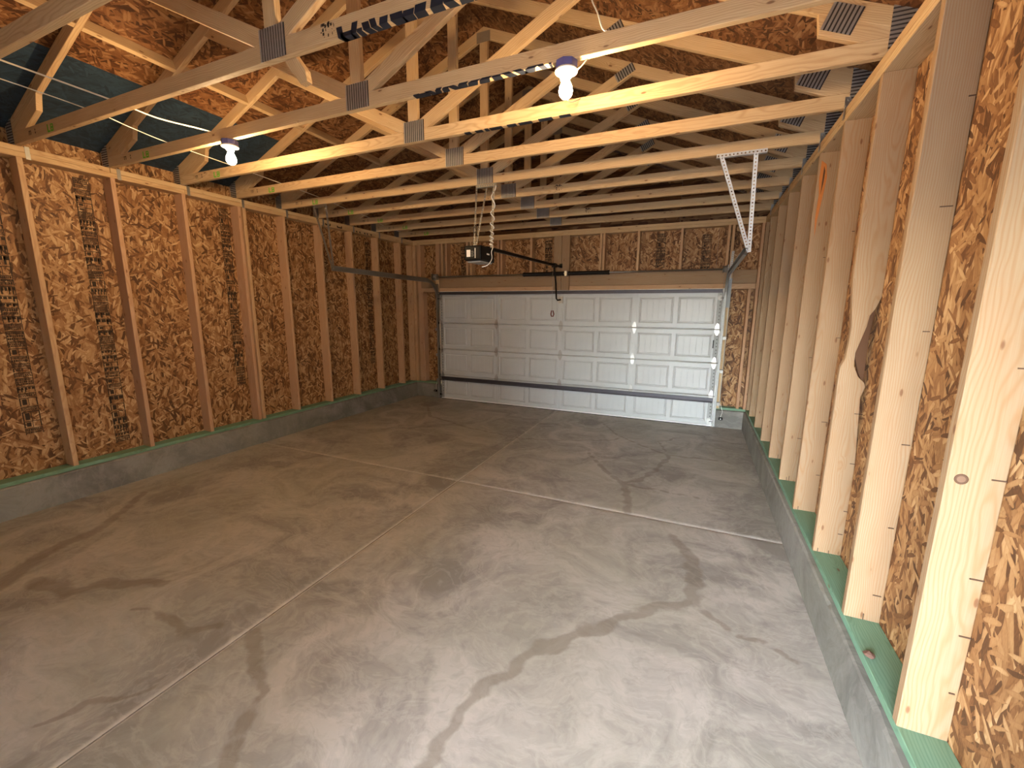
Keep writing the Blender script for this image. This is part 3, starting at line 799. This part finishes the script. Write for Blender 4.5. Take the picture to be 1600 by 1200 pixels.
dashes(1, [(.50,.545,.006,.0), (.545,.61,.003,.0), (.60,.645,.008,-.02), (.66,.70,.012,.01), (.71,.755,.008,.01), (.76,.81,.008,-.02), (.82,.88,.010,.01), (.89,.955,.008,.02), (.965,1.03,.010,.015), (1.045,1.10,.008,.0), (1.12,1.17,.010,-.02), (1.19,1.24,.010,-.02), (1.25,1.31,.010,.015), (1.325,1.36,.010,-.01), (1.385,1.40,.006,-.0)], True)
dashes(2, [(.51,.56,.003,.0), (.60,.66,.002,.0), (.68,.71,.004,.0), (.72,.82,.003,.0), (.86,.93,.003,0), (.95,1.05,.002,0), (1.1,1.2,.003,0), (1.25,1.33,.002,0)], True)
# illegible grade stamp on truss 0
V, Fc = [], []
rr = random.Random(3)
for i in range(26):
    x = rr.uniform(0, .10); z = rr.uniform(0, .055); addbox(V, Fc, (x,0,z), (x+rr.choice((.003,.010)), .001, z+rr.choice((.003,.012))))
for kk, x in ((0, .385), (5, .62), (7, .66)):
    m = mesh('grade_stamp', V, Fc, M_ink)
    link('grade_stamp', m, TR[kk], rel(TR[kk], (x, YT(kk)-.0011, ZT+.018)))['kind'] = 'stuff'
# loose diagonal brace end hanging behind the centre plate of truss 0
bp0 = Vector((.235, YT(0)+TH+.001, 2.955)); bd = Vector((-.62, 0, .78)).normalized(); bn = Vector((.78, .62))
a = Vector((bp0.x, bp0.z)); d2 = Vector((bd.x, bd.z)); n2 = Vector((d2.y, -d2.x))*.0445
pts = [tuple(a-n2*.8+d2*.025), tuple(a+n2*.15), tuple(a+n2*.8+d2*.05), tuple(a+n2*.8+d2*.36), tuple(a-n2*.8+d2*.36)]
prism('brace', pts, YT(0)+TH+.001, .037, math.atan2(d2.y, d2.x), M_wood, TR[0], label='pointed brace end')
# steel ties on the right-hand ends
for k in range(-2, 9):
    T = TR[k]; y = YT(k); V, Fc = [], []
    addbox(V, Fc, (0, -.0015, -.07), (.03, 0, .055)); addbox(V, Fc, (-.0015, -.03, -.085), (0, 0, .01))
    addbox(V, Fc, (.0, -.012, .0), (.012, -.0015, .012)); addbox(V, Fc, (.014, -.010, .03), (.026, -.0015, .042))
    if 'tie' not in _bc: _bc['tie'] = mesh('steel_tie', V, Fc, M_zinc)
    if k >= 3: link('steel_tie', _bc['tie'], T, rel(T, (XW-.006, y-.0004, ZT+.01)))

# ------------------------------------------------------------------ garage door
gd = struct('door_1', ((DX0+DX1)/2, -.03, 0))
NP, NSEC = 8, 4
secz = [0.025, .486, .995, 1.50, 2.055]
yd = -.062
def ring_quads(V, Fc, x0, x1, z0, z1, prof):
    """concentric rectangles: prof = list of (inset, depth); first is the outer rim"""
    base = len(V)
    for ins, dep in prof:
        for x, z in ((x0+ins, z0+ins), (x1-ins, z0+ins), (x1-ins, z1-ins), (x0+ins, z1-ins)): V.append((x, dep, z))
    for i in range(len(prof)-1):
        for k in range(4):
            k2 = (k+1) % 4; Fc.append((base+i*4+k, base+i*4+k2, base+i*4+4+k2, base+i*4+4+k))
    b = base+(len(prof)-1)*4; Fc.append((b, b+1, b+2, b+3))
XL, XRt = DX0+.003, DX1-.003
stx = [XL+.035, -1.138, .085, 1.308, XRt-.035]
for si in range(NSEC):
    z0, z1 = secz[si]+.003, secz[si+1]-.003; h = z1-z0
    V, Fc = [], []
    # x breakpoints of panels: two per bay
    px = []
    for b in range(4):
        a0, a1 = stx[b]+.045, stx[b+1]-.045; mid = (a0+a1)/2
        px += [(a0+.012, mid-.032), (mid+.032, a1-.012)]
    pz0, pz1 = z0+.075, z1-.075
    if si == 0: pz0 = z0+.06
    # back slab
    bb = len(V); addbox(V, Fc, (XL, .012, z0), (XRt, .048, z1))
    # face frame: rails and stiles as quads round the openings
    def quad(xa, xb, za, zb2): 
        n = len(V); V.extend([(xa,0,za),(xb,0,za),(xb,0,zb2),(xa,0,zb2)]); Fc.append((n,n+1,n+2,n+3))
    quad(XL, XRt, z0+.012, pz0); quad(XL, XRt, pz1, z1-.012)
    xs = [XL]+[v for p_ in px for v in p_]+[XRt]
    for i in range(0, len(xs), 2): quad(xs[i], xs[i+1], pz0, pz1)
    # lip of the section top and bottom
    n = len(V); V += [(XL,0,z0+.012),(XRt,0,z0+.012),(XRt,.010,z0),(XL,.010,z0)]; Fc.append((n,n+3,n+2,n+1))
    n = len(V); V += [(XL,0,z1-.012),(XRt,0,z1-.012),(XRt,.010,z1),(XL,.010,z1)]; Fc.append((n,n+1,n+2,n+3))
    n = len(V); V += [(XL,0,z0+.012),(XL,.013,z0+.012),(XL,.013,z1-.012),(XL,0,z1-.012)]; Fc.append((n,n+3,n+2,n+1))
    sec = link('door_section', mesh('door_section', V, Fc, M_door), gd, rel(gd, (0, yd, 0)))
    for (a, b) in px:
        key = ('ins', round(b-a,4), round(pz1-pz0,4))
        if key not in _bc:
            V2, F2 = [], []; W_, H_ = b-a, pz1-pz0
            ring_quads(V2, F2, 0, W_, 0, H_, [(0,0), (.012,.010), (.020,.010), (.034,.001)])
            F2.pop(); xa, xb = .034, W_-.034; ng = 5; cuts = []
            for gi in range(1, ng): gx = xa+(xb-xa)*gi/ng; cuts += [(gx-.003,.001),(gx-.001,.0025),(gx+.001,.0025),(gx+.003,.001)]
            cols = [(xa,.001)]+cuts+[(xb,.001)]
            for (g0,d0),(g1,d1) in zip(cols, cols[1:]):
                n = len(V2); V2 += [(g0,d0,.034),(g1,d1,.034),(g1,d1,H_-.034),(g0,d0,H_-.034)]; F2.append((n,n+1,n+2,n+3))
            _bc[key] = mesh('panel', V2, F2, M_door)
        link('panel', _bc[key], sec, (a, 0, pz0))
box('leak_backing', (DX0-.03, yd+.0495, .004), (DX1+.03, yd+.0525+.004, 2.10), M_white, gd)  # backing sheet added so no daylight leaks through between the sections
# vertical stiles (pressed channels) over the face, one per section
M_endst = zinc('end_stile_steel', (.42, .44, .43), .65, .1)
def stile_mesh(wd, h, holes):
    V, Fc = [], []; addbox(V, Fc, (-wd/2, -.006, 0), (wd/2, 0, h))
    if not holes:
        addbox(V, Fc, (-wd/2, -.012, 0), (-wd/2+.008, -.006, h)); addbox(V, Fc, (wd/2-.008, -.012, 0), (wd/2, -.006, h))
    nb = len(Fc)
    if holes:
        z = .03
        while z < h-.03: addbox(V, Fc, (wd/2*.1, -.0072, z), (wd/2*.1+.013, -.006, z+.013)); z += .052
    m = mesh('stile', V, Fc, [M_door if not holes else M_endst, M_slot]); m.polygons.foreach_set('material_index', [0]*nb+[1]*(len(Fc)-nb)); return m
for si in range(NSEC):
    h = secz[si+1]-secz[si]-.01
    for i, x in enumerate(stx):
        m = _bc.setdefault(('st', round(h,3), i in (0, 4)), stile_mesh(.062, h, i in (0, 4)))
        link('stile', m, gd, rel(gd, (x, yd-.0005, secz[si]+.005)))
# hinges at every joint
def hinge_mesh():
    V, Fc = [], []
    out = [(-.006,-.07),(.006,-.07),(.022,-.035),(.026,-.006),(-.026,-.006),(-.022,-.035)]
    for sg in (1, -1):
        n = len(V); k = len(out)
        V += [(x, -.004, z*sg) for x, z in out]+[(x, 0, z*sg) for x, z in out]
        Fc.append(tuple(range(n, n+k))); Fc.append(tuple(range(n+2*k-1, n+k-1, -1)))
        for i in range(k): j = (i+1) % k; Fc.append((n+i, n+k+i, n+k+j, n+j))
    seg = 10; n = len(V)
    for x in (-.028, .028):
        for q in range(seg): V.append((x, -.009+.008*math.cos(2*math.pi*q/seg), .008*math.sin(2*math.pi*q/seg)))
    for q in range(seg): Fc.append((n+q, n+(q+1)%seg, n+seg+(q+1)%seg, n+seg+q))
    Fc.append(tuple(range(n, n+seg))); Fc.append(tuple(range(n+2*seg-1, n+seg-1, -1)))
    m = mesh('hinge', [Vector(v)*1.3 for v in V], Fc, M_zinc); bm = bmesh.new(); bm.from_mesh(m); bmesh.ops.recalc_face_normals(bm, faces=bm.faces); bm.to_mesh(m); bm.free(); return m
hm = hinge_mesh()
for z in secz[1:4]:
    for i, x in enumerate(stx):
        h_ = link('hinge', hm, gd, rel(gd, (x, yd-.007 if i in (0,4) else yd-.013, z)))
        if i in (0, 4):
            s = -1 if i == 0 else 1
            lathe('roller', [(0,.005),(.055,.005),(.055,.022),(.070,.022),(.070,.006)], (s,0,0), (x, yd-.02, z), M_black, gd, 12)
# struts: dark horizontal channels
def strut(z, h, name='strut'):
    V, Fc = [], []; L = XRt-XL-.02
    addbox(V, Fc, (0, -.012, 0), (L, 0, h)); addbox(V, Fc, (0, -.055, h), (L, 0, h+.003)); addbox(V, Fc, (0, -.055, -.003), (L, 0, 0)); addbox(V, Fc, (0,-.058,-.012), (L,-.055,.0)); addbox(V, Fc, (0,-.058,h), (L,-.055,h+.009))
    return link(name, mesh(name, V, Fc, M_strutd), gd, rel(gd, (XL+.01, yd-.0135, z)))
strut(.405, .05); strut(2.045, .032)
# bottom retainer, seal and corner brackets
box('bottom_rail', (XL, yd-.008, .012), (XRt, yd+.05, .032), M_white, gd)
box('bottom_seal', (XL, yd-.004, .0005), (XRt, yd+.05, .012), M_black, gd)
for s, x in ((-1, XL), (1, XRt)):
    x0, x1 = (x, x+.06) if s < 0 else (x-.06, x)
    box('corner_bracket', (x0, yd-.012, .03), (x1, yd-.0062, .14), M_zinc, gd)
    lathe('roller', [(0,.005),(.05,.005),(.05,.022),(.065,.022),(.065,.006)], (s,0,0), ((x0+x1)/2, yd-.02, .09), M_black, gd, 12)
    box('top_bracket', (x0, yd-.03, 1.93), (x1, yd-.0062, 1.99), M_zincd, gd)
    lathe('roller', [(0,.005),(.055,.005),(.055,.022),(.070,.022),(.070,.006)], (s,0,0), ((x0+x1)/2, yd-.03, 1.96), M_black, gd, 12)
# arm bracket at the top centre
box('arm_bracket', (.045, yd-.05, 1.88), (.115, yd-.0125, 1.99), M_zinc, gd)
box('lock_bolt', (2.46, yd-.02, 1.22), (2.475, yd-.0065, 1.34), M_black, gd)

# ------------------------------------------------------------------ tracks
M_trk = zinc('bright_track_steel', (.42, .43, .42), .55, .6)
M_stripw = simple('cream_strip', (.50, .47, .42), .6)
def arc_path(x):
    p = [(x, -.085, .03), (x, -.085, 1.0), (x, -.085, 1.93)]
    r = .33
    for i in range(1, 11):
        a = math.pi/2*i/10; p.append((x, -.085-r*(1-math.cos(a)), 1.95+r*math.sin(a)))
    p += [(x, -1.2, 2.285), (x, -2.63, 2.305)]
    return p
def sweep_track(name, pts, s, mat, parent):
    prof = [(0,-.028),(.034,-.028),(.034,-.020),(.031,-.020),(.031,-.025),(.003,-.025),(.003,.025),(.031,.025),(.031,.020),(.034,.020),(.034,.028),(0,.028)]
    V, Fc = [], []; n = len(prof)
    P = [Vector(p) for p in pts]
    for i, p in enumerate(P):
        t = (P[min(i+1, len(P)-1)]-P[max(i-1, 0)]).normalized(); nr = Vector((1,0,0)).cross(t)
        for a, b in prof: V.append(p+Vector((-s*a, 0, 0))+nr*b)
    for i in range(len(P)-1):
        for k in range(n):
            k2 = (k+1) % n; Fc.append((i*n+k, i*n+k2, (i+1)*n+k2, (i+1)*n+k))
    m = mesh(name, V, Fc, mat); bm = bmesh.new(); bm.from_mesh(m); bmesh.ops.recalc_face_normals(bm, faces=bm.faces); bm.to_mesh(m); bm.free()
    return link(name, m, parent, rel(parent, (0,0,0)))
def strap_mesh(L, wd=.032, pitch=.028, flange=.03):
    """perforated angle: local X length, holed face in XZ plane, flange in +Y"""
    V, Fc = [], []; n = max(1, round(L/pitch)); c = L/n; hh = .0055
    for i in range(n):
        x0, x1 = i*c, (i+1)*c; xm = (x0+x1)/2; z0, z1 = -wd/2, wd/2
        b = len(V)
        V += [(x0,0,z0),(x1,0,z0),(x1,0,z1),(x0,0,z1),(xm-hh,0,-hh),(xm+hh,0,-hh),(xm+hh,0,hh),(xm-hh,0,hh)]
        for k in range(4): k2 = (k+1) % 4; Fc.append((b+k, b+k2, b+4+k2, b+4+k))
    b = len(V); V += [(0,0,-wd/2),(L,0,-wd/2),(L,flange,-wd/2),(0,flange,-wd/2)]; Fc.append((b,b+3,b+2,b+1))
    return mesh('perforated_strap', V, Fc, M_strap)
def strap(name, p0, p1, parent, up=(0,1,0), wd=.032, mat=None, flange=.03):
    p0, p1 = Vector(p0), Vector(p1); d = p1-p0
    x = d.normalized(); yv = Vector(up)-x*Vector(up).dot(x); yv.normalize(); z = x.cross(yv)
    m = strap_mesh(d.length, wd, flange=flange)
    if mat: m.materials.clear(); m.materials.append(mat)
    o = link(name, m, parent, rel(parent, p0), Matrix((x, yv, z)).transposed())
    md = o.modifiers.new('thickness', 'SOLIDIFY'); md.thickness = .002
    return o
for s, xt, lab in ((-1, -2.405, 'galvanised door track left of the garage door, curving back overhead'), (1, 2.585, 'galvanised door track right of the garage door with perforated V hanger')):
    T = thing('door_track', lab, 'door track', (xt, -.085, 0), 'garage door tracks')
    pts = arc_path(xt)
    sweep_track('track', pts, s, M_zincd if s < 0 else M_trk, T)
    # flag bracket on the header and angle along the jamb
    V, Fc = [], []; addbox(V, Fc, (0,0,0), (.003,.07,.42)); addbox(V, Fc, (-.05 if s < 0 else .003,.067,0), (0 if s < 0 else .053,.07,.42))
    link('flag_bracket', mesh('flag_bracket', V, Fc, M_zincd if s < 0 else M_endst), T, rel(T, (xt+s*.004, -.094, 1.82)))
    for z in (.35, .85, 1.35): box('jamb_bracket', (min(xt+s*.002, xt+s*.05), -.09, z), (max(xt+s*.002, xt+s*.05), -.024, z+.05), M_zincd, T)
    board('horizontal_angle', (xt+s*.006, -.35, 2.315), (xt+s*.006, -2.63, 2.335), .004, .03, M_zincd if s < 0 else M_zinc, T, c=.0005)
    yh = -2.80
    if s > 0:
        strap('hanger_angle', (2.265, YT(4)-.006, ZT-.012), (2.64, YT(4)-.006, ZT-.012), T, up=(0,1,0))
        strap('hanger_leg', (2.305, YT(4)-.008, ZT-.02), (2.60, -2.60, 2.30), T)
        strap('hanger_leg', (2.56, YT(4)-.008, ZT-.02), (2.60, -2.605, 2.30), T)
        strap('sway_brace', (2.62, -.03, 2.62), (2.60, -.09, 2.22), T)
    else:
        strap('hanger_angle', (-2.44, YT(4)-.006, ZT-.018), (-2.20, YT(4)-.006, ZT-.018), T, mat=M_zinc)
        strap('hanger_leg', (-2.42, YT(4)-.008, ZT-.02), (-2.41, -2.60, 2.30), T, mat=M_zincd)
        strap('hanger_leg', (-2.21, YT(4)-.008, ZT-.02), (-2.395, -2.60, 2.30), T, mat=M_zincd)
    # white lift cable / stop strip beside the vertical track
    board('jamb_strip', (xt+s*.045, -.02, .30), (xt+s*.045, -.02, 1.95), .012, .012, M_stripw, T, up=(0,1,0), label='white weather strip')
# ------------------------------------------------------------------ torsion assembly
ts = thing('torsion_shaft', 'steel torsion shaft across the header with two black springs', 'door spring', (.09, -.12, 2.365))
ZSH = 2.365
lathe('shaft', [(0,.0127),(5.06,.0127)], (1,0,0), (-2.47,-.12,ZSH), M_zinc, ts, 12)
for x0, x1 in ((-.60, .13), (.20, .88)):
    pr = [(0,.02),(0,.036),(.03,.036)]; L = x1-x0; n = int((L-.06)/.012)
    for i in range(n):
        q = .03+(L-.06)*i/n; e = (L-.06)/n; pr += [(q+e*.05,.027),(q+e*.25,.0325),(q+e*.75,.0325),(q+e*.95,.027)]
    pr += [(L-.03,.036),(L,.036),(L,.02)]
    lathe('spring', pr, (1,0,0), (x0,-.12,ZSH), M_spring, ts, 14, True)
box('centre_bracket', (.145, -.15, ZSH-.04), (.185, -.041, ZSH+.04), M_zinc, ts)
for s, x in ((-1, -2.42), (1, 2.50)):
    lathe('cable_drum', [(0,.02),(0,.052),(.008,.052),(.012,.042),(.045,.046),(.05,.056),(.058,.056),(.058,.02)], (1,0,0), (x,-.12,ZSH), M_zincd, ts, 20)
    box('bearing_plate', (x+s*.045 if s < 0 else x+.07, -.165, ZSH-.06), (x+s*.045+.004 if s < 0 else x+.074, -.025, ZSH+.06), M_zinc, ts)
    tube('lift_cable', [(x+.03, -.17, ZSH), (x+.03, -.09, .12)], .002, M_zincd, ts, 6)

# ------------------------------------------------------------------ opener
op = thing('garage_door_opener', 'black garage door opener hanging from the trusses on steel straps', 'door opener', (.04, -2.88, 2.27))
hb = box('motor_housing', (-.075, -3.06, 2.275), (.125, -2.74, 2.43), M_black, op, bevel=.018)
box('lamp_lens', (-.055, -3.03, 2.262), (.105, -2.77, 2.276), simple('grey_lens', (.35,.35,.33), .4), op, bevel=.004)
box('sticker', (-.045, -3.0615, 2.315), (.000, -3.0595, 2.385), M_white, hb)
V, Fc = [], []
for i in range(7): addbox(V, Fc, (0,0,i*.009), (.030 if i % 3 else .022,.001,i*.009+.004))
link('label_print', mesh('label_print', V, Fc, simple('grey_print', (.16,.17,.16), .6)), hb, rel(hb, (.010, -3.0614, 2.315)))
box('white_strip', (.052, -3.0615, 2.30), (.060, -3.0595, 2.40), M_white, hb)
box('socket', (.1245, -2.93, 2.345), (.1262, -2.87, 2.36), M_white, hb)
RX = .065
V, Fc = [], []; addbox(V, Fc, (-.016,0,-.002), (.016,2.74,.0)); addbox(V, Fc, (-.003,0,-.034), (.003,2.74,-.002)); addbox(V, Fc, (-.016,0,-.036), (.016,2.74,-.034))
o = link('rail', mesh('rail', V, Fc, M_black), op, rel(op, (RX-.02, -2.78, 2.455)), (math.atan(.045/2.74), 0, 0))
box('header_bracket', (RX-.035, -.066, 2.46), (RX+.01, -.040, 2.53), M_black, op)
box('trolley', (RX-.05, -.44, 2.44), (RX+.012, -.34, 2.505), M_black, op, bevel=.005)
tube('arm', [(RX-.02, -.39, 2.45), (RX-.03, -.25, 2.20), (RX-.045, -.16, 1.955), (RX-.03, -.14, 1.93), (RX+.02, -.115, 1.94)], .014, M_black, op, 6)
rc = tube('release_cord', smooth_path([(RX-.035, -.40, 2.45), (RX-.04, -.40, 2.1), (RX-.035, -.40, 1.76)], 3), .0022, M_zincd, op, 5)
tube('release_handle', [(RX-.055, -.40, 1.70), (RX-.045, -.40, 1.755), (RX-.02, -.40, 1.755), (RX-.005, -.40, 1.70), (RX-.015, -.40, 1.665), (RX-.045, -.40, 1.665), (RX-.055, -.40, 1.70)], .010, M_red, rc, 6, label='red release handle')
ty = YT(4)-.006
strap('hanger_angle', (-.05, ty, ZT-.02), (.20, ty, ZT-.02), op, up=(0,1,0), mat=M_zincd)
strap('hanger_strap', (-.038, ty-.004, ZT-.03), (-.035, -2.92, 2.425), op, wd=.020, mat=M_zincd, flange=.012)
strap('hanger_strap', (.085, ty-.004, ZT-.03), (-.015, -2.92, 2.425), op, wd=.020, mat=M_zincd, flange=.012)
strap('hanger_strap', (.165, ty-.004, ZT-.03), (.112, -2.80, 2.42), op, wd=.026, mat=M_zincd, flange=.02)
A, B_ = Vector((.165, ty-.004, 3.05)), Vector((.112, -2.80, 2.45))
pts = []
N = 150
for i in range(N):
    t = i/(N-1); a = 2*math.pi*(t*3.2+4*t**4); c = A.lerp(B_, t); pts.append(c+Vector((math.cos(a)*.021, math.sin(a)*.021, 0)))
pts += smooth_path([pts[-1], (.15,-2.83,2.43), (.145,-2.86,2.38), (.15,-2.86,2.31), (.11,-2.88,2.245), (.05,-2.90,2.225)], 6)[1:]
tube('power_cord', pts, .005, M_white, op, 6, label='white wire spiralled round a hanger strap')
tube('antenna', smooth_path([(.02,-2.90,2.43), (-.0,-2.90,2.55), (-.03,-2.90,2.64), (-.05,-2.90,2.62), (-.04,-2.90,2.585), (-.015,-2.90,2.60), (-.012,-2.90,2.64), (-.03,-2.90,2.66)], 5), .003, M_black, op, 6, label='black wire loop')

# ------------------------------------------------------------------ lights
def lamp(x, lab):
    y = YT(1)+.019; T = thing('lampholder', lab, 'light', (x, y, ZT), 'bare bulb lights')
    lathe('junction_box', [(0,.060),(.035,.060),(.035,.05)], (0,0,-1), (x, y, ZT-.0005), M_boxb, T, 8, False, label='blue plastic box')
    lb = lathe('lamp_base', [(0,.056),(.006,.062),(.014,.060),(.020,.034),(.040,.026),(.044,.022)], (0,0,-1), (x, y, ZT-.036), M_porc, T, 24)
    b = [(0,.018),(.010,.020),(.022,.026),(.042,.034),(.060,.037),(.078,.033),(.092,.021),(.099,.002)]
    lathe('bulb', b, (0,0,-1), (x, y, ZT-.081), M_bulb, lb, 16, label='lit warm bulb')
lamp(1.478, 'lit bare bulb in a porcelain lampholder under the roof trusses, right of the opener')
lamp(-1.285, 'lit bare bulb in a porcelain lampholder near the left wall and the blue roof panels')

# ------------------------------------------------------------------ cables
def cable(name, pts, r, lab):
    o = tube(name, smooth_path(pts, 6), r, M_cable, None, 6); o['label'] = lab; o['category'] = 'cable'; return o
zc_ = ZBC+.006
cable('cable', [(-1.56, YN+.01, zc_), (-1.57, -5.9, zc_), (-1.575, -5.25, zc_), (-1.60, -4.96, zc_-.002), (-1.50, -4.66, zc_), (-1.335, -4.60, 3.10), (-1.33, -4.63, 3.07)], .0055, 'thick cream cable running over the trusses beside the blue roof panels')
cable('cable', [(-1.86, YN+.01, zc_), (-1.87, -5.9, zc_-.001), (-1.90, -5.25, zc_-.002), (-2.0, -4.95, zc_), (-2.08, -4.64, zc_-.002), (-2.16, -4.03, zc_-.002), (-2.25, -3.42, zc_-.002), (-2.34, -2.81, zc_-.002), (-2.50, -2.2, zc_-.002), (-2.62, -1.59, zc_-.002), (-2.85, -.98, zc_-.002), (-2.97, -.37, zc_-.002)], .0038, 'thin cream cable dipping from truss to truss along the left eave')
cable('cable', [(1.57, -4.60, 3.62), (1.60, -4.66, 3.36), (1.645, -4.672, 3.25), (1.672, -4.668, 3.178), (1.70, -4.64, 3.176)], .004, 'short white cable drooping onto the truss above the right bulb')
cable('cable', [(1.59, -4.64, 3.075), (1.555, -4.645, 3.04), (1.528, -4.642, 3.03)], .0035, 'white cable stub entering the box of the right bulb')
cable('cable', [(1.43, -4.62, 3.05), (1.42, -4.45, 3.0), (1.40, -4.25, 3.06), (1.395, -4.03, 3.173)], .0035, 'white cable leading away behind the right bulb')
# ------------------------------------------------------------------ safety sensors
for x, s, lab in ((-2.48, 1, 'small black safety sensor low on the left door track'), (2.66, -1, 'small black safety sensor low on the right door track')):
    T = thing('safety_sensor', lab, 'sensor', (x, -.10, .12))
    box('housing', (x-.03, -.115, .135), (x+.03, -.08, .175), M_black, T, bevel=.006)
    box('lens', (x-.006, -.1165, .148), (x+.006, -.1148, .160), M_white, T)
    box('sensor_bracket', (x-.004, -.08, .13), (x+.0, -.035, .18), M_zinc, T)
    tube('sensor_wire', smooth_path([(x, -.07, .175), (x-s*.02, -.045, .25), (x-s*.005, -.040, .30), (x+s*.01, -.038, .36)], 5), .0035, M_white, T, 6)
# ------------------------------------------------------------------ clod on the sill
bm = bmesh.new(); bmesh.ops.create_icosphere(bm, subdivisions=2, radius=.019)
for v in bm.verts: v.co *= random.uniform(.75, 1.25); v.co.z *= .7
m = bpy.data.meshes.new('dirt_clod'); bm.to_mesh(m); bm.free(); m.materials.append(M_dirt)
o = link('dirt_clod', m, None, (3.016, -4.975, ZS+.011)); o['label'] = 'small brown clod on the green sill plate at lower right'; o['category'] = 'clod'
